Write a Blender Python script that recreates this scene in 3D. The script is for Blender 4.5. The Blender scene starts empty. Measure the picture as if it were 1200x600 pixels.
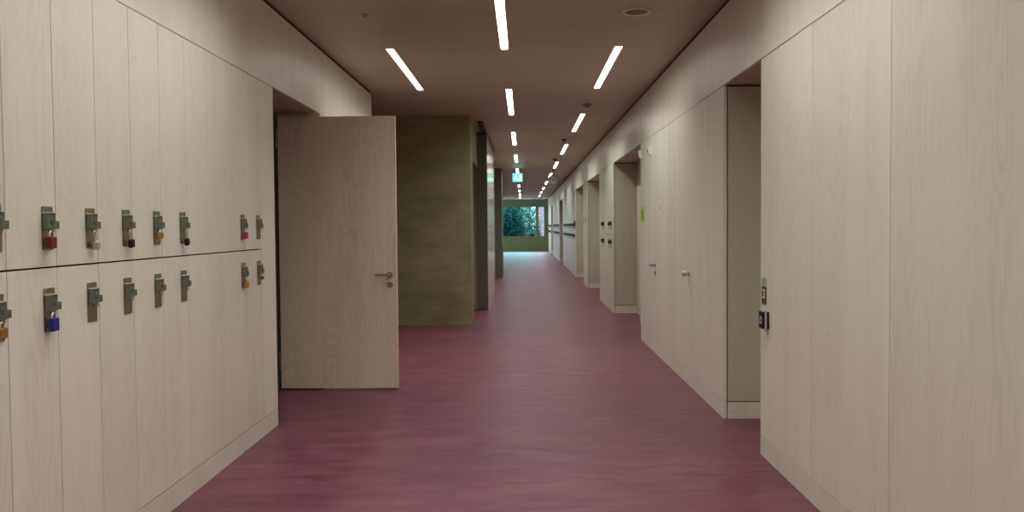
import bpy, bmesh, math, random
from mathutils import Vector, Matrix
random.seed(7)
C = bpy.context.scene.collection
PI = math.pi

# ------------------------------------------------------------------ metres
XL, XR = -1.82, 1.488            # faces of the two plywood walls
CEIL, LIN, SPLIT, PLI = 3.083, 2.483, 1.307, 0.125
YB, YF = -6.0, 51.3              # ends of the corridor
RB = 1.87                        # back of the recesses on the right

# ------------------------------------------------------------------ mesh builder
class MB:
    def __init__(s): s.bm = bmesh.new()
    def box(s, x0, x1, y0, y1, z0, z1, bev=0.0, seg=2, mi=0):
        x0, x1 = min(x0, x1), max(x0, x1); y0, y1 = min(y0, y1), max(y0, y1); z0, z1 = min(z0, z1), max(z0, z1)
        b = bmesh.new()
        bmesh.ops.create_cube(b, size=1, matrix=Matrix.Translation(((x0+x1)/2, (y0+y1)/2, (z0+z1)/2)) @ Matrix.Diagonal((x1-x0, y1-y0, z1-z0, 1)))
        if bev > 0:
            bmesh.ops.bevel(b, geom=b.edges[:], offset=bev, segments=seg, affect='EDGES', profile=0.5)
        s._add(b, mi); return s
    def _add(s, b, mi=0, M=None):
        if M: bmesh.ops.transform(b, matrix=M, verts=b.verts[:])
        mp = {v: s.bm.verts.new(v.co) for v in b.verts}
        for f in b.faces:
            try:
                g = s.bm.faces.new([mp[v] for v in f.verts]); g.material_index = mi; g.smooth = f.smooth
            except ValueError: pass
        b.free()
    def quad(s, pts, mi=0):
        f = s.bm.faces.new([s.bm.verts.new(p) for p in pts]); f.material_index = mi; return s
    def cyl(s, p0, p1, r0, r1=None, n=20, bev=0.0, mi=0):
        r1 = r0 if r1 is None else r1
        p0, p1 = Vector(p0), Vector(p1); d = p1-p0
        b = bmesh.new()
        bmesh.ops.create_cone(b, cap_ends=True, segments=n, radius1=r0, radius2=r1, depth=d.length)
        if bev > 0:
            ed = [e for e in b.edges if sum(1 for f in e.link_faces if len(f.verts) > 4) == 1]
            bmesh.ops.bevel(b, geom=ed, offset=bev, segments=2, affect='EDGES', profile=0.5)
        for f in b.faces:
            if len(f.verts) == 4: f.smooth = True
        M = Matrix.Translation((p0+p1)/2) @ d.to_track_quat('Z', 'Y').to_matrix().to_4x4()
        s._add(b, mi, M); return s
    def tube(s, pts, r, n=8, mi=0):
        pts = [Vector(p) for p in pts]; rings = []
        up = Vector((0.31, 0.22, 0.93)).normalized()
        for i, p in enumerate(pts):
            t = (pts[min(i+1, len(pts)-1)] - pts[max(i-1, 0)]).normalized()
            a = t.cross(up)
            if a.length < 1e-4: a = t.cross(Vector((1, 0, 0)))
            a.normalize(); b2 = t.cross(a)
            rings.append([s.bm.verts.new(p + r*(math.cos(2*PI*k/n)*a + math.sin(2*PI*k/n)*b2)) for k in range(n)])
        for A, B in zip(rings, rings[1:]):
            for k in range(n):
                f = s.bm.faces.new((A[k], A[(k+1) % n], B[(k+1) % n], B[k])); f.smooth = True; f.material_index = mi
        for R_ in (rings[0][::-1], rings[-1]):
            f = s.bm.faces.new(R_); f.material_index = mi
        return s
    def ring(s, c, r_out, r_in, z0, z1, n=40, mi=0):
        cx, cy = c; P = [(r_in, z1), (r_out, z1), (r_out, z0), (r_out-(r_out-r_in)*.35, z0-.0035), (r_in, z0)]
        vs = [[s.bm.verts.new((cx+r*math.cos(2*PI*k/n), cy+r*math.sin(2*PI*k/n), z)) for r, z in P] for k in range(n)]
        for k in range(n):
            A, B = vs[k], vs[(k+1) % n]
            for j in range(len(P)):
                f = s.bm.faces.new((A[j], A[(j+1) % len(P)], B[(j+1) % len(P)], B[j])); f.smooth = True; f.material_index = mi
        return s
    def prism(s, pts, axis, d0, d1, mi=0):
        """polygon pts (a,b) swept along an axis: 'x' -> (a=y,b=z), 'y' -> (a=x,b=z), 'z' -> (a=x,b=y)"""
        def P(a, b, d): return {'x': (d, a, b), 'y': (a, d, b), 'z': (a, b, d)}[axis]
        A = [s.bm.verts.new(P(a, b, d0)) for a, b in pts]; B = [s.bm.verts.new(P(a, b, d1)) for a, b in pts]
        fs = [s.bm.faces.new(A), s.bm.faces.new(B[::-1])]
        for i in range(len(pts)):
            j = (i+1) % len(pts); fs.append(s.bm.faces.new((A[i], B[i], B[j], A[j])))
        for f in fs: f.material_index = mi
        return s
    def mesh(s, name, mats):
        bmesh.ops.recalc_face_normals(s.bm, faces=s.bm.faces[:])
        m = bpy.data.meshes.new(name); s.bm.to_mesh(m); s.bm.free()
        for x in (mats if isinstance(mats, (list, tuple)) else [mats]): m.materials.append(x)
        return m

def obj(name, mb, mats, parent=None, loc=None, rot=None):
    me = mb.mesh(name, mats) if isinstance(mb, MB) else mb
    o = bpy.data.objects.new(name, me); C.objects.link(o)
    if parent: o.parent = parent
    if loc: o.location = loc
    if rot: o.rotation_euler = rot
    return o
def tag(o, label=None, cat=None, group=None, kind=None):
    if label: o['label'] = label
    if cat: o['category'] = cat
    if group: o['group'] = group
    if kind: o['kind'] = kind
    return o
def thing(name, label, cat, loc=(0, 0, 0), rz=0.0, group=None, kind=None):
    o = bpy.data.objects.new(name, None); C.objects.link(o)
    o.empty_display_size = .1; o.location = loc; o.rotation_euler = (0, 0, rz)
    return tag(o, label, cat, group, kind)
def struct(name, mb, mats, label, cat):
    return tag(obj(name, mb, mats), label, cat, kind='structure')
def copy_tree(o, parent=None):
    c = o.copy(); C.objects.link(c); c.parent = parent
    for ch in list(o.children): copy_tree(ch, c)
    return c

# ------------------------------------------------------------------ materials
def newmat(name):
    m = bpy.data.materials.new(name); m.use_nodes = True
    nt = m.node_tree; nt.nodes.clear()
    out = nt.nodes.new('ShaderNodeOutputMaterial'); b = nt.nodes.new('ShaderNodeBsdfPrincipled')
    nt.links.new(b.outputs[0], out.inputs[0])
    return m, nt, b
def N(nt, t, **kw):
    n = nt.nodes.new(t)
    for k, v in kw.items(): setattr(n, k, v)
    return n
def math_(nt, op, a, b=None, clamp=False):
    n = N(nt, 'ShaderNodeMath', operation=op, use_clamp=clamp)
    for i, v in enumerate((a, b)):
        if v is None: continue
        if isinstance(v, (int, float)): n.inputs[i].default_value = v
        else: nt.links.new(v, n.inputs[i])
    return n.outputs[0]
def plain(name, col, rough=.5, metal=0.0, var=.06, scale=30, spec=.5):
    m, nt, b = newmat(name)
    tc = N(nt, 'ShaderNodeNewGeometry'); no = N(nt, 'ShaderNodeTexNoise'); no.inputs['Scale'].default_value = scale; no.inputs['Detail'].default_value = 3
    nt.links.new(tc.outputs['Position'], no.inputs['Vector'])
    mx = N(nt, 'ShaderNodeMix', data_type='RGBA')
    mx.inputs[6].default_value = (*[c*(1-var) for c in col], 1); mx.inputs[7].default_value = (*[min(1, c*(1+var)) for c in col], 1)
    nt.links.new(no.outputs[0], mx.inputs[0]); nt.links.new(mx.outputs[2], b.inputs['Base Color'])
    b.inputs['Roughness'].default_value = rough; b.inputs['Metallic'].default_value = metal; b.inputs['Specular IOR Level'].default_value = spec
    return m
def wood(name, light, dark, axis='z', rough=.38, contrast=1.0, tone=.10, ring=44, spec=.4):
    """rotary-cut plywood veneer: long fine grain along one axis plus stretched contour rings, a tone of its own per board"""
    m, nt, b = newmat(name)
    L = nt.links.new
    g = N(nt, 'ShaderNodeNewGeometry'); oi = N(nt, 'ShaderNodeObjectInfo')
    ofs = math_(nt, 'ADD', math_(nt, 'MULTIPLY', g.outputs['Random Per Island'], 37.0), math_(nt, 'MULTIPLY', oi.outputs['Random'], 23.0))
    add = N(nt, 'ShaderNodeVectorMath', operation='ADD'); comb = N(nt, 'ShaderNodeCombineXYZ')
    for i in range(3): L(ofs, comb.inputs[i])
    L(g.outputs['Position'], add.inputs[0]); L(comb.outputs[0], add.inputs[1])
    def stretched(a, c):
        s = {'z': (a, a, c), 'x': (c, a, a), 'y': (a, c, a)}[axis]
        mp = N(nt, 'ShaderNodeVectorMath', operation='MULTIPLY'); mp.inputs[1].default_value = s
        L(add.outputs[0], mp.inputs[0]); return mp.outputs[0]
    n1 = N(nt, 'ShaderNodeTexNoise'); n1.inputs['Scale'].default_value = 1; n1.inputs['Detail'].default_value = 5; n1.inputs['Roughness'].default_value = .62
    L(stretched(75, 3.2), n1.inputs['Vector'])
    n2 = N(nt, 'ShaderNodeTexNoise'); n2.inputs['Scale'].default_value = 1; n2.inputs['Detail'].default_value = 2.2; n2.inputs['Roughness'].default_value = .5; n2.inputs['Distortion'].default_value = .25
    L(stretched(3.4, .75), n2.inputs['Vector'])
    n3 = N(nt, 'ShaderNodeTexNoise'); n3.inputs['Scale'].default_value = 1; n3.inputs['Detail'].default_value = 2
    L(stretched(5, .5), n3.inputs['Vector'])
    rings = math_(nt, 'SINE', math_(nt, 'MULTIPLY', n2.outputs[0], ring*PI))
    rings = math_(nt, 'POWER', math_(nt, 'MULTIPLY_ADD' if False else 'ADD', math_(nt, 'MULTIPLY', rings, .5), .5), 3.0)
    rings = math_(nt, 'MULTIPLY', rings, math_(nt, 'SUBTRACT', math_(nt, 'MULTIPLY', n3.outputs[0], 2.2), .62, True))
    f = math_(nt, 'ADD', math_(nt, 'MULTIPLY', math_(nt, 'SUBTRACT', n1.outputs[0], .36), .62*contrast), math_(nt, 'MULTIPLY', rings, .30*contrast))
    f = math_(nt, 'ADD', f, math_(nt, 'MULTIPLY', math_(nt, 'SUBTRACT', n3.outputs[0], .5), .55*contrast), True)
    mx = N(nt, 'ShaderNodeMix', data_type='RGBA'); L(f, mx.inputs[0])
    mx.inputs[6].default_value = (*light, 1); mx.inputs[7].default_value = (*dark, 1)
    t = math_(nt, 'ADD', math_(nt, 'MULTIPLY', math_(nt, 'SUBTRACT', math_(nt, 'FRACT', math_(nt, 'MULTIPLY', ofs, 1.37)), .5), tone), 1.0)
    sc = N(nt, 'ShaderNodeVectorMath', operation='SCALE'); L(mx.outputs[2], sc.inputs[0]); L(t, sc.inputs['Scale'])
    L(sc.outputs[0], b.inputs['Base Color'])
    b.inputs['Roughness'].default_value = rough; b.inputs['Specular IOR Level'].default_value = spec
    return m
def emit(name, col, strength):
    m = bpy.data.materials.new(name); m.use_nodes = True; nt = m.node_tree; nt.nodes.clear()
    out = nt.nodes.new('ShaderNodeOutputMaterial'); e = nt.nodes.new('ShaderNodeEmission')
    e.inputs[0].default_value = (*col, 1); e.inputs[1].default_value = strength
    nt.links.new(e.outputs[0], out.inputs[0]); return m

M_WALL = wood('whitewashed_birch', (.715, .71, .625), (.53, .50, .42))
M_END = wood('end_face_birch_shaded', (.52, .51, .41), (.37, .335, .25), tone=.04, contrast=.8)  # wall birch darkened: the weaker light on end faces is put into the colour
M_DOOR = wood('door_birch', (.72, .665, .53), (.48, .415, .31), contrast=1.1, tone=.02, ring=52)
M_CEIL = wood('ceiling_veneer', (.54, .45, .35), (.40, .315, .225), axis='x', rough=.45, contrast=.9, tone=.03, ring=20)
M_DARK = plain('shadow_gap_black', (.015, .013, .012), .8)
M_SOFFIT = wood('soffit_veneer', (.50, .40, .32), (.36, .27, .21), axis='y', contrast=.7, tone=.03)

def floor_mat():
    m, nt, b = newmat('maroon_linoleum'); L = nt.links.new
    g = N(nt, 'ShaderNodeNewGeometry')
    def st(s):
        mp = N(nt, 'ShaderNodeVectorMath', operation='MULTIPLY'); mp.inputs[1].default_value = s; L(g.outputs['Position'], mp.inputs[0]); return mp.outputs[0]
    n1 = N(nt, 'ShaderNodeTexNoise'); n1.inputs['Scale'].default_value = 1; n1.inputs['Detail'].default_value = 6; n1.inputs['Roughness'].default_value = .65; n1.inputs['Distortion'].default_value = .8; L(st((2.6, 9, 1)), n1.inputs['Vector'])
    n2 = N(nt, 'ShaderNodeTexNoise'); n2.inputs['Scale'].default_value = 1; n2.inputs['Detail'].default_value = 3; L(st((.9, 1.6, 1)), n2.inputs['Vector'])
    r = N(nt, 'ShaderNodeValToRGB'); L(n1.outputs[0], r.inputs[0])
    r.color_ramp.elements[0].position = .30; r.color_ramp.elements[0].color = (.118, .026, .049, 1)
    r.color_ramp.elements[1].position = .72; r.color_ramp.elements[1].color = (.203, .072, .108, 1)
    mx = N(nt, 'ShaderNodeMix', data_type='RGBA', blend_type='MULTIPLY'); mx.inputs[0].default_value = 1
    r2 = N(nt, 'ShaderNodeValToRGB'); L(n2.outputs[0], r2.inputs[0])
    r2.color_ramp.elements[0].position = .3; r2.color_ramp.elements[0].color = (.86, .84, .86, 1)
    r2.color_ramp.elements[1].position = .7; r2.color_ramp.elements[1].color = (1.08, 1.1, 1.08, 1)
    L(r.outputs[0], mx.inputs[6]); L(r2.outputs[0], mx.inputs[7]); L(mx.outputs[2], b.inputs['Base Color'])
    b.inputs['Roughness'].default_value = .40; b.inputs['Specular IOR Level'].default_value = .26
    return m
M_FLOOR = floor_mat()
def concrete_mat():
    m, nt, b = newmat('olive_concrete'); L = nt.links.new
    g = N(nt, 'ShaderNodeNewGeometry')
    n1 = N(nt, 'ShaderNodeTexNoise'); n1.inputs['Scale'].default_value = 1.6; n1.inputs['Detail'].default_value = 6; n1.inputs['Roughness'].default_value = .6
    st = N(nt, 'ShaderNodeVectorMath', operation='MULTIPLY'); st.inputs[1].default_value = (1, 1, 2.2); L(g.outputs['Position'], st.inputs[0]); L(st.outputs[0], n1.inputs['Vector'])
    r = N(nt, 'ShaderNodeValToRGB'); L(n1.outputs[0], r.inputs[0])
    r.color_ramp.elements[0].position = .32; r.color_ramp.elements[0].color = (.185, .172, .086, 1)
    r.color_ramp.elements[1].position = .70; r.color_ramp.elements[1].color = (.295, .275, .155, 1)
    L(r.outputs[0], b.inputs['Base Color']); b.inputs['Roughness'].default_value = .6; b.inputs['Specular IOR Level'].default_value = .3
    return m
M_CONC = concrete_mat()
M_GREEN = plain('olive_green_paint', (.115, .150, .058), .55, var=.05, scale=2)
M_GLOSS = plain('glossy_pale_panel', (.42, .40, .33), .16, var=.03, scale=3)
M_EDGE = plain('grey_green_panel_edge', (.13, .135, .105), .5, var=.05, scale=4)
M_STEEL = plain('brushed_steel', (.33, .29, .225), .38, 1.0, scale=80)
M_HASP = plain('grey_green_steel', (.17, .20, .17), .42, .6, scale=60)
M_LIP = plain('bright_steel_edge', (.74, .72, .66), .3, .9)
M_CHROME = plain('satin_chrome', (.36, .34, .31), .3, 1.0)
M_BRASS = plain('brass', (.48, .27, .06), .35, .8)
M_DBRASS = plain('dull_brass', (.26, .15, .05), .45, .8)
M_RED = plain('dark_red_lacquer', (.13, .006, .012), .35)
M_BLUE = plain('deep_blue_lacquer', (.008, .014, .19), .3)
M_SILVER = plain('pale_aluminium', (.50, .53, .56), .35, .6)
M_BLACK = plain('black_plastic', (.006, .006, .007), .35, spec=.3)
M_PINK = plain('magenta_lacquer', (.34, .012, .09), .35)
M_WHITE = plain('white_plastic', (.86, .86, .82), .4)
M_GREY = plain('grey_plastic', (.36, .38, .39), .45)
M_LABEL = plain('pale_green_label', (.36, .43, .36), .5)
M_SIGN = plain('luminous_green_sign', (.46, .74, .03), .5, var=.02)
M_SIGND = plain('dark_green_print', (.06, .17, .01), .5)
M_TRIMD = plain('dark_track', (.02, .018, .016), .5)
M_HOUS = plain('lamp_housing', (.18, .17, .16), .6)
M_DET = plain('beige_detector', (.42, .36, .30), .5)
M_DETD = plain('brown_detector', (.10, .07, .055), .5)
M_GRILLE = plain('speaker_grille', (.22, .17, .13), .7, var=.3, scale=400)
M_FACE = plain('clock_dial', (.27, .30, .26), .5)
M_LAMP = emit('lamp_diffuser', (1.0, .97, .91), 14.0)
M_EXIT = emit('exit_sign_green', (.06, .80, .56), 2.6)
M_EXITW = emit('exit_sign_white', (.75, 1.0, .92), 3.0)

# ------------------------------------------------------------------ room shell
f = MB().box(-5.6, 2.2, YB-.2, YF+.2, -.12, 0)
struct('floor', f, M_FLOOR, 'maroon marbled linoleum floor running the length of the corridor', 'floor')

LAMP_W, LAMP_L, PIT = .07, 2.42, 4.72
rowX = {'left': -1.213, 'middle': -.161, 'right': .886}
lamps = []
for k in range(-1, 10): lamps.append(('middle', 5.62+PIT*k))
for k in range(-2, 10): lamps.append(('right', 7.95+PIT*k))
for k in range(-2, 1): lamps.append(('left', 7.95+PIT*k))
lamps = [(r, y-.45 if r != 'middle' and 3 < y < 3.5 else y) for r, y in lamps]
lamps = [(r, y) for r, y in lamps if y > YB+.3 and y+LAMP_L < YF-.3]
# ceiling skin with real slots for the lamps and fine board joints
xs = sorted({-5.6, 2.2} | {rowX[r]+s*LAMP_W/2 for r in rowX for s in (-1, 1)})
ys = {YB, YF}
for r, y in lamps: ys |= {round(y, 4), round(y+LAMP_L, 4)}
ys = sorted(ys)
c = MB()
grid = {}
def gv(x, y):
    k = (round(x, 4), round(y, 4))
    if k not in grid: grid[k] = c.bm.verts.new((x, y, CEIL))
    return grid[k]
for x0, x1 in zip(xs, xs[1:]):
    for y0, y1 in zip(ys, ys[1:]):
        mx, my = (x0+x1)/2, (y0+y1)/2
        if any(abs(mx-rowX[r]) < LAMP_W/2 and y < my < y+LAMP_L for r, y in lamps): continue
        c.bm.faces.new((gv(x0, y0), gv(x0, y1), gv(x1, y1), gv(x1, y0)))
c.box(-5.6, 2.2, YB-.2, YF+.2, CEIL+.13, CEIL+.25)
c.box(-5.8, -5.6, YB-.2, YF+.2, CEIL, CEIL+.13); c.box(2.2, 2.4, YB-.2, YF+.2, CEIL, CEIL+.13)
struct('ceiling', c, M_CEIL, 'reddish brown wood veneer ceiling with rows of strip lights', 'ceiling')

# lamps
hm = MB(); w, l = LAMP_W/2, LAMP_L/2
for a in ((-w-.004, -w, -l-.004, l+.004), (w, w+.004, -l-.004, l+.004), (-w, w, -l-.004, -l), (-w, w, l, l+.004)):
    hm.box(a[0], a[1], a[2], a[3], .0005, .075)
hm.box(-w-.004, w+.004, -l-.004, l+.004, .075, .08)
hm = hm.mesh('housing', M_HOUS)
dm = MB().box(-w+.0015, w-.0015, -l+.002, l-.002, .014, .020).mesh('diffuser', M_LAMP)
beam = bpy.data.lights.new('light_beam', 'AREA'); beam.shape = 'RECTANGLE'; beam.size = LAMP_W-.006; beam.size_y = LAMP_L-.01; beam.energy = 16.5; beam.color = (1.0, .97, .91); beam.spread = math.radians(132)
ordn = ['first', 'second', 'third', 'fourth', 'fifth', 'sixth', 'seventh', 'eighth', 'ninth', 'tenth', 'eleventh', 'twelfth']
cnt = {'left': 0, 'middle': 0, 'right': 0}
for r, y in lamps:
    vis = y + LAMP_L > 6.4
    if vis:
        i = cnt[r]; cnt[r] += 1
        lab = {'left': 'only strip light in view along the left side of the ceiling, above the open door'}.get(r) or \
              ('recessed white strip light, %s from the viewer in the %s ceiling row' % (ordn[i], {'middle': 'middle', 'right': 'right-hand'}[r]))
    else:
        lab = 'recessed white strip light of the %s ceiling row, overhead and out of the picture' % r
    t = thing('ceiling_light', lab, 'ceiling light', (rowX[r], y+l, CEIL), group='recessed ceiling strip lights' if vis else 'strip lights overhead out of view')
    obj('housing', hm, None, t); obj('diffuser', dm, None, t)
    bo = bpy.data.objects.new('light_beam', beam); C.objects.link(bo); bo.parent = t; bo.location = (0, 0, .012)

# ---- right wall: fascia, panels, end faces, plinths
G = .0025                      # half of a board joint
wr, bb, core, en = MB(), MB(), MB(), MB()
y = YB
while y < YF:                  # fascia boards above the lintel line
    y2 = min(y+2.36, YF); wr.box(XR, XR+.03, y+.0008, y2-.0008, LIN, CEIL-.030); y = y2
blocks = [(YB, 5.435), (6.432, 10.97), (14.29, 16.88), (20.1, 21.45), (24.5, 32.4), (35.4, 43.4), (46.0, YF)]
panels = {0: [YB, -2.2, -.3, 1.6, 3.525, 4.475, 5.435], 1: [6.432, 7.30, 8.54, 8.89, 9.66, 10.97], 2: [14.29, 14.56, (14.56, 16.54), 16.54, 16.88], 3: [20.1, 21.45],
          4: [24.5, 24.8, (24.8, 31.73), 31.73, 32.4], 5: [35.4, 35.7, (35.7, 42.96), 42.96, 43.4], 6: [46.0, 46.3, (46.3, 50.92), 50.92, YF]}
for i, (a, b) in enumerate(blocks):
    seq = panels[i]
    for p, q in zip(seq, seq[1:]):
        if isinstance(p, tuple) or isinstance(q, tuple): continue
        if i == 1 and (p, q) in ((7.30, 8.54), (9.66, 10.97)): continue       # door leaves go here
        if (p, q) in [s for s in seq if isinstance(s, tuple)]: continue
        wr.box(XR, XR+.022, p+G, q-G, PLI+.005, LIN-.007)
    bb.box(XR, XR+.022, a+.001, b-.001, 0.001, PLI)
    if i:                       # end face that looks at the viewer, and the far end face
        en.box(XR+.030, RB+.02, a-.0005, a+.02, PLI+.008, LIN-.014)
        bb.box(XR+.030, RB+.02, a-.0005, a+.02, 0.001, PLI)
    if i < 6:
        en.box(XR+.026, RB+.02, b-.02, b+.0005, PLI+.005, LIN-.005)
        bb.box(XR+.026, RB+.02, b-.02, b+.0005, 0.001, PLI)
    if i not in (2, 4, 5, 6): core.box(XR+.03, 2.1, a+.024, b-.024, .001, LIN-.001)
    else: core.box(XR+.6, XR+.75, a+.024, b-.024, .001, LIN-.001)
for (a, b) in zip([b for a, b in blocks[:-1]], [a for a, b in blocks[1:]]):    # recess backs
    wr.box(RB, RB+.02, a+.022, b-.022, PLI+.005, LIN-.002)
    bb.box(RB, RB+.02, a+.022, b-.022, .001, PLI)
    core.box(RB+.025, 2.1, a-.03, b+.03, .001, LIN-.001)
struct('wall_recess_end', en, M_END, 'plywood end faces inside the right-hand recesses, shade put into their colour', 'wall')
wr_o = struct('wall_right', wr, M_WALL, 'pale whitewashed plywood wall on the right with door recesses', 'wall')
core.box(XR+.032, 2.2, YB, YF, LIN+.022, CEIL-.031); core.box(XR+.007, 2.2, YB, YF, CEIL-.029, CEIL-.001)
s_o = struct('trim_1', core, M_DARK, 'black shadow joints behind the right-hand plywood panels', 'trim')
struct('baseboard_right', bb, M_WALL, 'flush pale plywood plinth along the right wall', 'baseboard')
so = MB().box(XR+.031, 2.2, 5.3, YF, LIN-.0005, LIN+.02)
struct('trim_2', so, M_SOFFIT, 'wooden underside of the lintel over the right-hand recesses', 'trim')
sc_m = MB().cyl((0, 0, 0), (-.0015, 0, 0), .004, n=10).mesh('screw', M_HASP)
bbo = bpy.data.objects['baseboard_right']
for (yy, zz) in ((5.33, .075), (4.55, .07), (3.9, .07)):
    obj('screw', sc_m, None, bbo, (XR, yy, zz))
obj('screw', MB().cyl((0, 0, 0), (0, -.0015, 0), .004, n=10), M_HASP, bbo, (1.56, 6.4315, .06))

# ---- left wall: fascia, end panel, return, wall behind the door, door frame
wl, bl, cl = MB(), MB(), MB()
y = YB
while y < 10.44:
    y2 = min(y+2.36, 10.45)
    if 10.45-y2 < 1: y2 = 10.45
    wl.box(XL-.03, XL, y+.0008, y2-.0008, LIN, CEIL-.030); y = y2
wl.box(XL-.022, XL, 5.974, 6.31, PLI+.005, LIN-.005)
wl.box(-2.24, XL-.024, 6.288, 6.31, .002, LIN-.005)
wl.box(XL-.022, XL, YB, .05, PLI+.005, LIN-.005)
wl.box(XL-.4, XL, 7.775, 10.45, PLI+.005, LIN-.001)
wl.box(XL-.4, XL-.031, 10.42, 10.45, LIN, CEIL-.031)
bl.box(XL-.022, XL, YB, 6.31, .001, PLI); bl.box(XL-.4, XL, 7.775, 10.45, .001, PLI)
cl.box(-2.55, -2.42, YB, 6.28, .001, CEIL); cl.box(-2.42, XL-.032, YB, 10.41, LIN+.022, CEIL-.031); cl.box(-2.42, XL-.007, YB, 10.41, CEIL-.029, CEIL-.001)
cl.box(-2.40, XL-.03, 5.976, 6.285, .001, LIN-.001)
struct('wall_left', wl, M_WALL, 'pale whitewashed plywood wall on the left around the lockers', 'wall')
struct('baseboard_left', bl, M_WALL, 'flush pale plywood plinth below the left lockers', 'baseboard')
struct('trim_3', cl, M_DARK, 'black shadow joints behind the left plywood panels', 'trim')
struct('trim_4', MB().box(-2.2, XL-.031, 6.28, 7.775, LIN-.0005, LIN+.02), M_SOFFIT, 'wooden underside of the lintel above the open door', 'trim')
fr = MB()
fr.box(-2.30, -2.20, 6.312, 6.60, .001, LIN-.002); fr.box(-2.30, -2.205, 7.715, 7.773, .001, LIN-.002); fr.box(-2.30, -2.20, 6.60, 7.715, 2.452, LIN-.002)
struct('trim_5', fr, M_EDGE, 'dark frame of the doorway behind the open plywood door', 'trim')
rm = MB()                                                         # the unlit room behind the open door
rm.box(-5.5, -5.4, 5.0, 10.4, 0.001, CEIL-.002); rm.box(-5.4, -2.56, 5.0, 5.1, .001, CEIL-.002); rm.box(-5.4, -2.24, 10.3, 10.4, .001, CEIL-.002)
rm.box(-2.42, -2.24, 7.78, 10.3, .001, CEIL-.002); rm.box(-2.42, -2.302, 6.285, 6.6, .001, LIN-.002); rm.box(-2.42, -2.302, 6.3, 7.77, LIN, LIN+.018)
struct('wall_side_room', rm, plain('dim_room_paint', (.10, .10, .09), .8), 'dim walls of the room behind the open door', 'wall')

# ---- concrete piers and the left side farther down
ca = MB()
ca.box(-5.6, -.77, 12.7, 13.35, .001, CEIL-.001)
ca.box(-5.6, -1.22, 13.35, 15.0, .001, CEIL-.001)
ca.box(-1.22, -.79, 13.35, 15.045, LIN, CEIL-.001)
struct('wall_pier', ca, M_CONC, 'olive grey concrete pier beyond the open plywood door', 'wall')
struct('wall_alcove', MB().box(-5.6, -5.4, 10.45, 12.7, .001, CEIL-.001), M_CONC, 'dark end wall of the side passage behind the open door', 'wall')
pa = MB()
pa.box(-.80, -.622, 15.05, 15.09, .012, CEIL-.03, .002)
pb = MB().box(-5.6, -.625, 15.092, 18.55, .001, CEIL-.032)
struct('wall_partition', pb, M_GLOSS, 'glossy pale wall panel behind the concrete pier, reflecting the lights', 'wall')
struct('trim_6', pa, M_EDGE, 'dark grey green end face of the glossy wall panel', 'trim')
struct('trim_7', MB().box(-.70, -.615, 13.42, 18.6, CEIL-.028, CEIL-.0005), M_TRIMD, 'black ceiling track above the glossy wall panel', 'trim')
struct('wall_setback', MB().box(-5.6, -.80, 18.56, 24.27, .001, CEIL-.001), M_WALL, 'set-back left wall between panel and second pier', 'wall')
struct('wall_second_pier', MB().box(-5.6, -.602, 24.275, 25.75, .001, CEIL-.001), M_EDGE, 'second dark grey green pier farther along the left side', 'wall')
# lobby at the far left
lb = MB()
lb.box(-5.6, -5.45, 25.76, 47.6, .001, CEIL-.001); lb.box(-5.6, -5.45, 47.6, YF, .001, .10); lb.box(-5.6, -5.45, 47.6, YF, 2.75, CEIL-.001)
w2 = thing('window_2', 'tall daylight window at the side of the far lobby', 'window', kind='structure')
fw = MB()
for yy in (47.64, 49.4, YF-.06): fw.box(-5.56, -5.48, yy-.04, yy+.04, .10, 2.75)
fw.box(-5.56, -5.48, 47.6, YF, .10, .16); fw.box(-5.56, -5.48, 47.6, YF, 2.69, 2.75)
obj('window_frame', fw, M_GREEN, w2)
struct('wall_lobby', lb, M_WALL, 'side wall of the lobby at the far end', 'wall')
struct('wall_behind', MB().box(-2.6, 2.2, YB-.2, YB, .001, CEIL-.001), M_WALL, 'plywood end wall behind the viewpoint', 'wall')

# ---- far green wall with window
gw = MB(); WZ0, WZ1 = .82, 2.64
gw.box(-5.45, 2.0, YF, YF+.15, .001, WZ0); gw.box(-5.45, 2.0, YF, YF+.15, WZ1, CEIL-.001)
gw.box(-5.45, -2.6, YF, YF+.15, WZ0, WZ1); gw.box(1.29, 2.0, YF, YF+.15, WZ0, WZ1)
struct('wall_back', gw, M_GREEN, 'olive green wall with window closing the far end of the corridor', 'wall')
w1 = thing('window_1', 'wide window with view of dark foliage in the green end wall', 'window', kind='structure')
ff = MB()
ff.box(.761, .905, YF-.03, YF+.1, WZ0, WZ1)
for a in ((-2.6, -2.54), (1.24, 1.29)): ff.box(a[0], a[1], YF-.01, YF+.1, WZ0, WZ1)
ff.box(-2.6, 1.29, YF-.01, YF+.1, WZ0, WZ0+.045); ff.box(-2.6, 1.29, YF-.01, YF+.1, WZ1-.045, WZ1)
obj('window_frame', ff, M_GREEN, w1)
def glass(name, col):
    m = bpy.data.materials.new(name); m.use_nodes = True; nt = m.node_tree; nt.nodes.clear()
    out = nt.nodes.new('ShaderNodeOutputMaterial'); t = nt.nodes.new('ShaderNodeBsdfTransparent'); gl = nt.nodes.new('ShaderNodeBsdfGlossy'); mx = nt.nodes.new('ShaderNodeMixShader'); fr = nt.nodes.new('ShaderNodeFresnel')
    t.inputs[0].default_value = (*col, 1); gl.inputs['Roughness'].default_value = .03; fr.inputs[0].default_value = 1.45
    nt.links.new(fr.outputs[0], mx.inputs[0]); nt.links.new(t.outputs[0], mx.inputs[1]); nt.links.new(gl.outputs[0], mx.inputs[2]); nt.links.new(mx.outputs[0], out.inputs[0])
    return m
obj('pane', MB().box(-2.54, .761, YF+.04, YF+.046, WZ0+.045, WZ1-.045), glass('tinted_glass', (.62, .86, .84)), w1)['label'] = 'large teal tinted pane'
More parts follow.
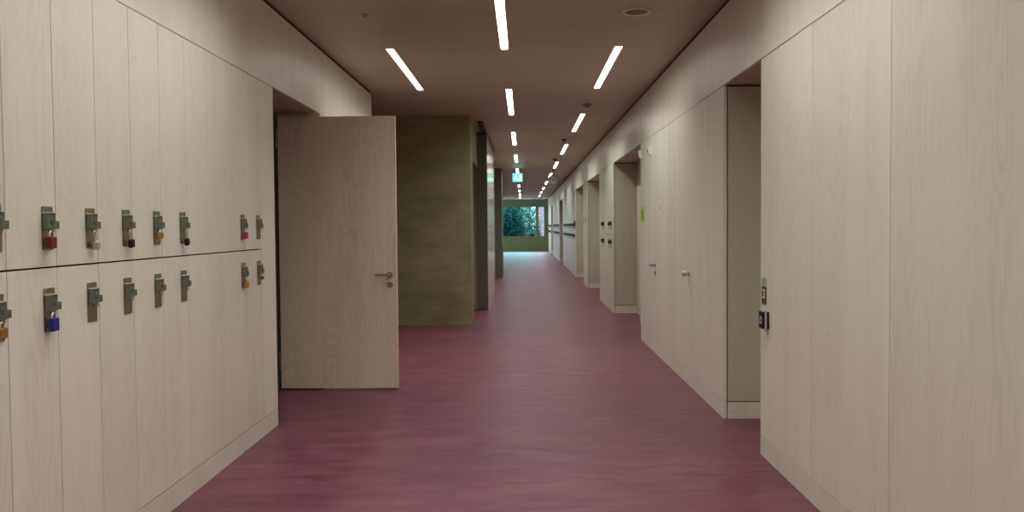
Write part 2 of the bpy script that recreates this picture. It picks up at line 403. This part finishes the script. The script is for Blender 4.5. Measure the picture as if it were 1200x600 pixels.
obj('pane', MB().box(.905, 1.24, YF+.04, YF+.046, WZ0+.045, WZ1-.045), glass('clear_glass', (.86, .84, .86)), w1)['label'] = 'narrow clear pane'

# ------------------------------------------------------------------ outdoors
struct('ground', MB().box(-40, 30, YF+.21, 110, -.45, -.2), plain('garden_lawn', (.05, .09, .03), .9, var=.4, scale=3), 'garden ground outside the end window', 'ground')
def tree(x, y, h, r, n, col, label):
    t = thing('garden_tree', label, 'tree', (x, y, -.2), group='trees outside the end window')
    k = MB(); k.tube([(0, 0, 0), (.05, .02, h*.35), (-.04, .05, h*.7), (.02, 0, h*.92)], .09, 8)
    for q in range(7):
        a = q*2.4; z = h*(.3+.08*q); k.tube([(0, 0, z), (math.cos(a)*r*.35, math.sin(a)*r*.35, z+.3), (math.cos(a)*r*.7, math.sin(a)*r*.7, z+.45)], .03, 6)
    obj('trunk', k, plain('bark', (.05, .035, .022), .9), t)
    m = MB()
    for _ in range(n):
        u = random.random()**.45; th = random.uniform(0, 2*PI); ph = math.acos(random.uniform(-1, 1))
        c0 = Vector((r*u*math.sin(ph)*math.cos(th), r*u*math.sin(ph)*math.sin(th), h*.52 + h*.5*u*math.cos(ph)))
        a = Vector((random.gauss(0, 1), random.gauss(0, 1), random.gauss(0, 1))).normalized(); b = a.orthogonal().normalized()
        s = random.uniform(.06, .13)
        m.quad([c0-a*s*1.6, c0+b*s*.6, c0+a*s*1.6, c0-b*s*.6])
    obj('foliage', m, col, t)
leaf1 = plain('dark_leaves', (.0030, .022, .020), .7, var=.85, scale=3, spec=.06)
leaf2 = plain('mid_leaves', (.007, .038, .031), .7, var=.8, scale=3, spec=.08)
leaf3 = plain('sky_patch_leaves', (.075, .092, .070), .6, var=.6, scale=3, spec=.15)
tree(-2.75, 55.6, 3.05, .95, 2000, leaf1, 'dark dense evergreen at the left side of the end window')
tree(-.75, 56.6, 2.95, .8, 1700, leaf1, 'dark bushy tree in the middle of the large end window pane')
tree(.75, 55.4, 1.45, .45, 700, leaf2, 'low green bush near the mullion of the end window')
tree(.40, 59.6, 3.25, .95, 1300, leaf3, 'pale tree added for the sky patches in the upper right of the large end pane')  # added tree, its pale leaves stand for sky showing between the others
tree(-1.75, 59.8, 3.2, 1.0, 1500, leaf2, 'mid green tree behind the two dark ones outside')
tree(1.75, 57.9, 1.3, .42, 420, leaf2, 'low bush below the narrow right-hand window pane')
hg = thing('sky_blocking_hedge', 'dark hedge added to block the bright sky behind the garden trees', 'hedge', (-3.5, 66, -.2))  # added backdrop that keeps the bright sky out of the end window
hm_ = MB().box(-7, 4.0, 0, 1.1, 0, 3.3, .08)
for _ in range(5000):
    p = Vector((random.uniform(-7, 4), random.uniform(-.12, .02), random.uniform(.02, 3.3))); a = Vector((random.gauss(0, 1), random.gauss(0, .4), random.gauss(0, 1))).normalized(); b_ = a.orthogonal().normalized()
    hm_.quad([p-a*.12, p+b_*.05, p+a*.12, p-b_*.05])
obj('foliage', hm_, leaf1, hg)
hb = thing('garden_shed', 'pale mauve grey garden building seen through the narrow right-hand pane', 'building', (1.0, 66, -.2))
obj('wall', MB().box(0, 6, 0, 4, 0, 3.3, .01), plain('mauve_render', (.115, .098, .108), .8), hb)
obj('roof', MB().box(-.15, 6.15, -.15, 4.15, 3.3, 3.42, .01), plain('roof_felt', (.03, .03, .03), .8), hb)
obj('window', MB().box(.9, 1.9, -.03, .02, 1.2, 2.2, .01), plain('dark_pane', (.02, .025, .03), .15), hb)

# ------------------------------------------------------------------ lockers
LK0, LKP = .4, None
PITCH = .3286
Y0 = 3.0135 - 8*PITCH                                    # eight columns before the first one in view
def hasp_parts():
    """local axes: +x out of the wall, +y along the wall, z up; origin at plate centre on the door face"""
    plate = MB().box(0, .003, -.039, .039, -.0825, .0825, .0012)
    plate.cyl((.003, -.026, .073), (.0045, -.026, .073), .005, n=10); plate.cyl((.003, .026, -.073), (.0045, .026, -.073), .005, n=10); plate.cyl((.003, -.026, -.073), (.0045, -.026, -.073), .005, n=10)
    hs = MB().box(.003, .025, -.037, .020, -.006, .056, .003)
    hs.cyl((.025, -.006, .026), (.0285, -.006, .026), .012, n=20, bev=.001)
    hs.box(.0285, .0305, -.0085, -.0035, .015, .037, .0008)
    hs.tube([(.016, -.016, -.004), (.016, -.016, -.014), (.019, -.010, -.0185), (.022, -.002, -.0185), (.025, .004, -.014), (.025, .004, -.002)], .0026, 8)
    lip = MB().box(.003, .030, -.039, .026, .056, .060, .001)
    st = MB().box(.008, .023, .020, .050, -.003, .027, .0015)
    st.cyl((.023, .038, .012), (.0245, .038, .012), .005, n=12)
    return plate.mesh('hasp', M_STEEL), hs.mesh('latch_housing', M_HASP), lip.mesh('latch_lip', M_LIP), st.mesh('staple', M_HASP)
HP = hasp_parts()
ZH = {1: (SPLIT+.004, LIN-.005), 0: (PLI+.005, SPLIT-.003)}
def door_mesh(h): return MB().box(-.02, 0, -PITCH/2+.0022, PITCH/2-.0022, 0, h, .0008, 1).mesh('door', M_WALL)
def body_mesh(h):
    a = PITCH/2-.002
    b = MB(); b.box(-.50, -.022, -a, -a+.014, .001, h-.001); b.box(-.50, -.022, a-.014, a, .001, h-.001)
    b.box(-.50, -.022, -a+.014, a-.014, .001, .016); b.box(-.50, -.022, -a+.014, a-.014, h-.016, h-.001); b.box(-.50, -.488, -a+.014, a-.014, .016, h-.016)
    return b.mesh('body', M_DARK)
DM = {r: door_mesh(ZH[r][1]-ZH[r][0]) for r in (0, 1)}; BM_ = {r: body_mesh(ZH[r][1]-ZH[r][0]) for r in (0, 1)}
HZ = {1: 1.4585, 0: 1.1465}
def locker(x, y, rz, row, label, group, hasp=True, hy=.103, small=False):
    t = thing('locker', label, 'locker', (x, y, ZH[row][0]), rz, group)
    obj('body', BM_[row], None, t); d = obj('door', DM[row], None, t)
    if hasp:
        s = -1 if abs(rz) > 1 else 1
        h = obj('hasp', HP[0], None, d if small else t, (0, s*hy if False else hy, HZ[row]-ZH[row][0]))
        if not small:
            obj('latch_housing', HP[1], None, h); obj('latch_lip', HP[2], None, h); obj('staple', HP[3], None, h)
        else:
            h.data = HPS
    return t
# one-piece hasp for the lockers far down the corridor
q = MB(); q.box(0, .003, -.039, .039, -.0825, .0825); q.box(.003, .025, -.037, .020, -.006, .056); q.box(.003, .030, -.039, .026, .056, .060); q.box(.008, .025, .020, .041, -.002, .028)
HPS = q.mesh('hasp', plain('dark_steel', (.035, .036, .030), .5, .3))

U = {8: 'upper locker cut off by the picture\'s left edge, only its latch in view',
     9: 'upper pale plywood locker with a dark red padlock on its hasp',
     10: 'upper pale plywood locker with a silver padlock hanging askew, beside the red one',
     11: 'upper pale plywood locker with a black padlock, beside the silver one',
     12: 'upper pale plywood locker with a small brass padlock',
     13: 'upper pale plywood locker with a black padlock, right of the brass one',
     14: 'upper plain locker without a hasp, right of the second black padlock',
     15: 'upper plain locker without a hasp, left of the pink padlock',
     16: 'upper pale plywood locker with a pink padlock on its hasp',
     17: 'upper locker nearest the open door, hasp without a padlock'}
D = {8: 'lower locker at the picture\'s left edge with a brass padlock',
     9: 'lower pale plywood locker with a blue padlock on its hasp',
     10: 'lower locker with empty hasp, next right of the blue padlock',
     11: 'lower locker with empty hasp, under the first black padlock',
     12: 'lower locker with empty hasp, under the brass padlock',
     13: 'lower locker with empty hasp, under the second black padlock',
     14: 'lower plain locker without a hasp, right of the last empty hasp',
     15: 'lower plain locker without a hasp, left of the orange brass padlock',
     16: 'lower locker with an orange brass padlock, under the pink one',
     17: 'lower locker nearest the open door, with a tiny bronze padlock'}
for k in range(8, 18):
    yc = Y0 + (k-.5+.0)*PITCH + 0
    for row, T in ((1, U), (0, D)):
        locker(XL, yc, 0, row, T[k], 'upper row of lockers on the left wall' if row else 'lower row of lockers on the left wall', hasp=k not in (14, 15), hy=.101)
# cupboard fronts before the first locker in view (outside the picture)
pre = MB(); yy = Y0+7*PITCH
while yy > .06+PITCH:
    for r in (0, 1): pre.box(XL-.02, XL, yy-PITCH+.0022, yy-.0022, *ZH[r])
    yy -= PITCH
pre.box(XL-.02, XL, .055, yy-.0022, PLI+.005, LIN-.005)
struct('wall_locker_front', pre, M_WALL, 'plywood front continuing the left lockers towards the viewer', 'wall')

# padlocks --------------------------------------------------------------------
def padlock(y, row, mat, label, w=.044, h=.040, d=.021, sh=.030, tilt=0.0, rs=.0032, px=.024, dz=0.0, dy=0.0):
    """hangs from the hasp staple of the locker whose plate centre is at y"""
    top = HZ[row]-.0135+dz
    t = thing('padlock', label, 'padlock', (XL+px, y+dy, top), 0, 'padlocks on the left lockers')
    t.rotation_euler = (tilt, 0, 0)
    b = MB().box(-d/2, d/2, -w/2, w/2, -sh-h, -sh, .0035)
    b.cyl((0, 0, -sh-h), (0, 0, -sh-h-.001), .006, n=14)
    obj('body', b, mat, t)
    r = w*.30; pts = [(0, -r, -sh-.004), (0, -r, -r*1.02)]
    pts += [(0, -r*math.cos(PI*i/8), -r*1.02 + (r*1.02+.0015)*math.sin(PI*i/8)) for i in range(1, 8)]
    pts += [(0, r, -r*1.02), (0, r, -sh-.004)]
    obj('shackle', MB().tube(pts, rs, 8), M_LIP, t)
def pc(k): return Y0 + (k-.5)*PITCH + .101
padlock(pc(9), 1, M_RED, 'dark red padlock on an upper locker hasp', w=.046, h=.044, sh=.020, px=.026, dy=-.018)
padlock(pc(10), 1, M_SILVER, 'silver padlock hanging askew from an upper hasp', w=.032, h=.036, sh=.044, tilt=.24, rs=.0022, dy=-.010)
padlock(pc(11), 1, M_BLACK, 'black padlock left of the small brass one, upper row', w=.032, h=.036, sh=.042, tilt=.16, rs=.0022, dy=-.010)
padlock(pc(12), 1, M_BRASS, 'small brass padlock between the two black ones, upper row', w=.032, h=.030, sh=.010, dy=-.010)
padlock(pc(13), 1, M_BLACK, 'black padlock right of the small brass one, upper row', w=.032, h=.036, sh=.046, tilt=.14, rs=.0022, dy=-.010)
padlock(pc(16), 1, M_PINK, 'pink padlock on the upper hasp second from the open door', w=.042, h=.042, sh=.018, dy=-.010)
padlock(pc(8), 0, M_BRASS, 'brass padlock at the left edge of the picture, lower row', w=.040, h=.036, sh=.018, dy=-.012)
padlock(pc(9), 0, M_BLUE, 'deep blue padlock on a lower locker hasp', w=.046, h=.050, sh=.018, px=.026, dy=-.016)
padlock(pc(16), 0, M_BRASS, 'orange brass padlock under the pink padlock, lower row', w=.036, h=.038, sh=.026, dy=-.010)
padlock(pc(17), 0, M_DBRASS, 'tiny bronze padlock nearest the open door, lower row', w=.024, h=.022, sh=.010, dy=-.004)

# lockers on the right wall, farther down
for k in range(6):
    yc = 14.56+.33*(k+.5)
    pos = ['nearest', 'second', 'third', 'fourth', 'fifth', 'farthest'][k]
    for row in (1, 0):
        locker(XR, yc, PI, row, '%s %s locker in the first locker bay on the right wall' % (pos, 'upper' if row else 'lower'),
               'lockers of the first bay on the right', hasp=k not in (2, 3), hy=.101, small=True)
for nm, a, n in (('second', 24.8, 21), ('third', 35.7, 22), ('last', 46.3, 14)):
    for k in range(n):
        for row in (1, 0):
            locker(XR, a+.33*(k+.5), PI, row, 'distant %s row locker in the %s locker bay of the right wall' % ('upper' if row else 'lower', nm),
                   'distant %s lockers in the %s bay' % ('upper' if row else 'lower', nm), hy=.101, small=True)

# ------------------------------------------------------------------ door hardware helper
def lever_set(parent, loc, out, along, cyl_mat=M_CHROME):
    """out / along are unit vectors: out of the leaf, and the way the lever points"""
    o, a = Vector(out), Vector(along); p = Vector(loc)
    h = MB()
    h.cyl(p, p+o*.008, .026, n=28, bev=.002); h.cyl(p+o*.006, p+o*.052, .0105, n=18, bev=.001)
    h.cyl(p+o*.052-a*.013, p+o*.052+a*.125, .0098, n=18, bev=.003)
    obj('lever_handle', h, M_CHROME, parent)
    e = MB(); q = p-Vector((0, 0, .088))
    e.cyl(q, q+o*.008, .026, n=28, bev=.002); e.cyl(q+o*.006, q+o*.011, .0085, n=16); e.box(*sum(([v-.004, v+.004] for v in (q+o*.009-Vector((0, 0, .013)))), []))
    obj('lock_cylinder', e, cyl_mat, parent)

# open door on the left
d1 = thing('door_1', 'pale plywood door standing open at right angles to the lockers', 'door', (-2.18, 7.68, 0), kind='structure')
lf = MB().box(0, 1.049, 0, .052, .014, 2.440, .0015, 1)
obj('door_leaf', lf, M_DOOR, d1)
lever_set(d1, (.988, 0, 1.03), (0, -1, 0), (-1, 0, 0))
hgm = MB(); hgm.cyl((-.014, .006, -.085), (-.014, .006, .085), .0075, n=14, bev=.002); hgm.box(-.012, .002, .004, .010, -.075, .075); hgm.cyl((-.014, .006, -.028), (-.014, .006, -.026), .0085, n=14); hgm.cyl((-.014, .006, .026), (-.014, .006, .028), .0085, n=14)
hgm = hgm.mesh('hinge', M_CHROME)
for z in (2.244, .255): obj('hinge', hgm, None, d1, (0, 0, z))

# doors flush in the right wall
d2 = thing('door_2', 'flush plywood door with lever handle in the right wall', 'door', (XR, 9.66, 0), kind='structure')
obj('door_leaf', MB().box(0, .022, .0025, 1.3075, PLI+.005, LIN-.005), M_WALL, d2)
lever_set(d2, (0, .10, 1.0), (-1, 0, 0), (0, 1, 0))
cp = MB().cyl((0, 9.392-9.66, 1.636), (-.004, 9.392-9.66, 1.636), .016, n=22, bev=.001)
tag(obj('steel_rosette', cp, M_STEEL, None, (XR, 9.66, 0)), 'small round steel cap on the wall above the lever handle', 'rosette')
d3 = thing('door_3', 'flush plywood door with a round knob in the right wall', 'door', (XR, 7.30, 0), kind='structure')
obj('door_leaf', MB().box(0, .022, .0025, 1.2375, PLI+.005, LIN-.005), M_WALL, d3)
kb = MB().cyl((0, .46, 1.015), (-.006, .46, 1.015), .024, n=28, bev=.002); kb.cyl((-.006, .46, 1.015), (-.03, .46, 1.015), .014, n=20); kb.cyl((-.024, .46, 1.015), (-.064, .46, 1.015), .0245, n=30, bev=.004)
obj('knob', kb, plain('satin_nickel', (.60, .55, .46), .4, .7), d3)
hk = MB().cyl((0, 0, 0), (-.004, 0, 0), .014, n=20, bev=.001); hk.box(-.0055, -.003, -.003, .003, -.006, .006)
tag(obj('keyhole', hk, M_DETD, None, (RB, 14.0, 1.024)), 'small dark keyhole in the back of the recess beside the lever door', 'keyhole')

# ------------------------------------------------------------------ wall devices on the right
t = thing('key_switch', 'steel key switch plate with pale green label, above the black card reader', 'switch', (XR, 5.345, 1.041))
obj('plate', MB().box(-.006, 0, -.045, .045, -.082, .025, .0015), plain('dark_steel_plate', (.16, .125, .075), .4, .7), t)
obj('label_plate', MB().box(-.006, 0, -.045, .045, .028, .082, .0015), M_LABEL, t)
mk = MB(); mk.box(-.0068, -.006, -.010, -.004, .040, .068); mk.box(-.0068, -.006, .012, .022, .038, .071); obj('label_print', mk, plain('dull_green_print', (.12, .20, .16), .5), t)
mk = MB(); mk.box(-.0075, -.006, -.024, -.012, -.044, .008); mk.box(-.0075, -.006, -.012, .018, .000, .010); mk.box(-.0075, -.006, -.012, .018, -.046, -.036); mk.box(-.0075, -.006, -.012, .002, -.024, -.015)
obj('symbol', mk, M_WHITE, t)
t = thing('card_reader', 'black card reader box with white symbol, at the corner of the right wall', 'card reader', (XR, 5.285, .868))
obj('back_box', MB().box(-.014, 0, -.043, .043, -.052, .052, .003), M_BLACK, t)
obj('grey_band', MB().box(-.028, -.014, -.043, .043, -.052, .052, .002), M_GREY, t)
obj('front_plate', MB().box(-.041, -.028, -.043, .043, -.052, .052, .003), M_BLACK, t)
mk = MB()
for a in ((-.019, .019, -.022, -.017), (-.019, .019, .010, .015), (-.019, -.014, -.017, .010), (.014, .019, -.017, .010), (-.004, .004, .015, .024)): mk.box(-.0418, -.041, a[0], a[1], a[2], a[3])
obj('symbol', mk, M_WHITE, t)
def escape_sign(y, lab, wid=.36):
    t = thing('escape_sign', lab, 'sign', (XR, y, 1.585), group='luminous green escape signs')
    obj('panel', MB().box(-.004, 0, -wid/2, wid/2, -.098, .098, .0015), M_SIGN, t)
    s = MB()                                              # running figure beside a doorway
    s.box(-.0046, -.004, .03, .115, -.066, .066)
    s.cyl((-.0046, -.055, .048), (-.004, -.055, .048), .015, n=16)
    s.prism([(-.075, .03), (-.035, .03), (-.045, -.015), (-.02, -.062), (-.04, -.066), (-.062, -.022), (-.095, -.05), (-.105, -.036), (-.078, -.008)], 'x', -.0046, -.004)
    s.prism([(-.035, .03), (-.012, .004), (-.02, -.004), (-.045, .012)], 'x', -.0046, -.004)
    obj('pictogram', s, M_SIGND, t)
escape_sign(10.78, 'luminous green escape sign on the wall beside the lever handle door')
escape_sign(20.42, 'luminous green escape sign on the narrow far wall strip, nearer of two', .34)
escape_sign(21.12, 'luminous green escape sign on the narrow far wall strip, farther of two', .34)
def sensor(y, z, lab):
    t = thing('wall_sensor', lab, 'sensor', (XR, y, z), group='white sensors above the lever door')
    obj('housing', MB().prism([(0, -.05), (-.02, -.05), (-.042, -.02), (-.042, .05), (0, .05)], 'y', -.03, .03), M_WHITE, t)
    obj('lens', MB().cyl((-.0425, 0, -.002), (-.050, 0, -.002), .017, n=18, bev=.002), M_BLACK, t)
sensor(10.03, 2.315, 'white sensor box high on the wall, nearer of two above the lever door')
sensor(10.86, 2.335, 'white sensor box at the recess edge, farther of two above the lever door')
t = thing('wall_socket', 'white wall socket low down at the corner of the lever door wall', 'socket', (XR, 10.91, .25))
obj('cover', MB().box(-.010, 0, -.042, .042, -.048, .048, .003), M_WHITE, t)
obj('socket_well', MB().cyl((-.0102, 0, 0), (-.0115, 0, 0), .022, n=24), M_GREY, t)
t = thing('fire_call_point', 'red fire call box on the right wall beside distant lockers', 'fire call point', (XR, 24.66, 1.515))
obj('housing', MB().box(-.05, 0, -.07, .07, -.08, .08, .005), M_RED, t); obj('button', MB().cyl((-.05, 0, -.01), (-.056, 0, -.01), .025, n=20, bev=.003), M_BLACK, t)

# ------------------------------------------------------------------ ceiling fittings
t = thing('ceiling_speaker', 'round flush loudspeaker with pale ring in the ceiling', 'speaker', (.876, 6.66, CEIL))
obj('ring', MB().ring((0, 0), .112, .090, -.009, -.0005), plain('pale_ring', (.86, .80, .68), .35), t); obj('grille', MB().cyl((0, 0, -.0005), (0, 0, -.004), .091, n=40), M_GRILLE, t)
def detector(x, y, r, h, lab, m=M_DET):
    t = thing('smoke_detector', lab, 'smoke detector', (x, y, CEIL), group='smoke detectors on the ceiling')
    obj('base', MB().cyl((0, 0, -.0005), (0, 0, -h*.45), r, n=30, bev=.002), m, t)
    obj('sensor_head', MB().cyl((0, 0, -h*.45), (0, 0, -h), r*.72, r*.45, n=30, bev=.003), m, t)
detector(.868, 11.66, .058, .045, 'round brown smoke detector between the first two right-hand strip lights', plain('brown_grey_detector', (.25, .20, .16), .5))
detector(.775, 16.3, .05, .05, 'small dark smoke detector before the third right-hand strip light', M_DETD)
detector(.775, 21.0, .05, .05, 'small dark smoke detector beyond the third right-hand strip light', M_DETD)
t = thing('ceiling_sprinkler', 'tiny round ceiling fitting left of the strip lights', 'sprinkler', (-1.20, 6.66, CEIL))
obj('rosette', MB().cyl((0, 0, -.0005), (0, 0, -.006), .036, .030, n=26, bev=.001), M_DET, t); obj('head', MB().cyl((0, 0, -.006), (0, 0, -.022), .011, .007, n=16), M_CHROME, t)

# exit sign
t = thing('exit_sign', 'glowing green exit sign hanging below the middle row of lights', 'exit sign', (-.15, 24.3, CEIL))
obj('bracket', MB().cyl((0, 0, -.0005), (0, 0, -.14), .008, n=12), M_GREY, t)
obj('housing', MB().box(-.145, .145, .004, .04, -.385, -.135, .004), M_GREY, t)
obj('face', MB().box(-.135, .135, -.002, .004, -.375, -.145), M_EXIT, t)
g = MB(); g.box(.045, .105, -.004, -.002, -.345, -.185)
g.cyl((-.045, -.004, -.195), (-.045, -.002, -.195), .018, n=14)
g.prism([(-.075, -.222), (-.025, -.222), (-.03, -.268), (.002, -.335), (-.02, -.345), (-.052, -.285), (-.09, -.325), (-.108, -.308), (-.066, -.262)], 'y', -.004, -.002)
obj('pictogram', g, M_EXITW, t)
# hanging clock
t = thing('hanging_clock', 'round double-faced clock hanging from the ceiling beside the right lights', 'clock', (.873, 25.0, CEIL))
obj('stem', MB().cyl((0, 0, -.0005), (0, 0, -.165), .011, n=12).cyl((0, 0, -.0005), (0, 0, -.02), .04, n=20), M_DETD, t)
zc = -.305
cs = MB()
n = 40
prof = [(.135, -.038), (.146, -.040), (.150, -.030), (.150, .030), (.146, .040), (.135, .038)]
vs = [[cs.bm.verts.new((r*math.cos(2*PI*k/n), yv, zc+r*math.sin(2*PI*k/n))) for r, yv in prof] for k in range(n)]
for k in range(n):
    for j in range(len(prof)):
        A, B = vs[k], vs[(k+1) % n]; cs.bm.faces.new((A[j], A[(j+1) % 6], B[(j+1) % 6], B[j]))
obj('case', cs, M_DETD, t)
obj('dial', MB().cyl((0, -.034, zc), (0, .034, zc), .136, n=40), M_FACE, t)
mk = MB()
for k in range(12):
    a = 2*PI*k/12; u = Vector((math.sin(a), 0, math.cos(a))); p0, p1 = Vector((0, -.0352, zc))+u*.098, Vector((0, -.0352, zc))+u*.124
    sd = Vector((math.cos(a), 0, -math.sin(a)))*.005
    b = [p0-sd, p0+sd, p1+sd, p1-sd]; mk.quad(b)
obj('hour_marks', mk, M_BLACK, t)
def hand(a, ln, w):
    u = Vector((math.sin(a), 0, math.cos(a))); sd = Vector((math.cos(a), 0, -math.sin(a)))*w; p = Vector((0, -.037, zc))
    m = MB(); pts = [p-u*.025-sd, p-u*.025+sd, p+u*ln+sd*.7, p+u*ln-sd*.7]; m.prism([(v.x, v.z) for v in pts], 'y', -.0365, -.0385); return m
obj('minute_hand', hand(math.radians(-72), .112, .008), M_BLACK, t); obj('hour_hand', hand(math.radians(54), .072, .010), M_BLACK, t)

# ------------------------------------------------------------------ sky, camera, view
w = bpy.data.worlds.new('sky'); bpy.context.scene.world = w; w.use_nodes = True
bg = w.node_tree.nodes['Background']; bg.inputs[0].default_value = (.66, .82, 1.0, 1); bg.inputs[1].default_value = 15.0

cam = bpy.data.cameras.new('camera'); co = bpy.data.objects.new('camera', cam); C.objects.link(co)
cam.sensor_width = 36; cam.lens = 1012.12/1200*36; cam.clip_start = .05; cam.clip_end = 300
yaw, pit, rol = -0.01329805, -0.03408765, -0.00802861
fwd = Vector((math.sin(yaw)*math.cos(pit), math.cos(yaw)*math.cos(pit), math.sin(pit)))
r0 = Vector((math.cos(yaw), -math.sin(yaw), 0)); u0 = r0.cross(fwd)
rt = math.cos(rol)*r0 + math.sin(rol)*u0; up = -math.sin(rol)*r0 + math.cos(rol)*u0
co.matrix_world = Matrix(((rt.x, up.x, -fwd.x, 0), (rt.y, up.y, -fwd.y, 0), (rt.z, up.z, -fwd.z, 1.45), (0, 0, 0, 1)))
sc = bpy.context.scene; sc.camera = co
sc.view_settings.view_transform = 'Standard'; sc.view_settings.look = 'None'; sc.view_settings.exposure = 0.0; sc.view_settings.gamma = 1; sc.view_settings.use_curve_mapping = False
sc.cycles.use_denoising = True; sc.cycles.max_bounces = 10; sc.cycles.diffuse_bounces = 6; sc.cycles.glossy_bounces = 4; sc.cycles.transparent_max_bounces = 12
sc.cycles.sample_clamp_indirect = 6; sc.cycles.caustics_reflective = False; sc.cycles.caustics_refractive = False
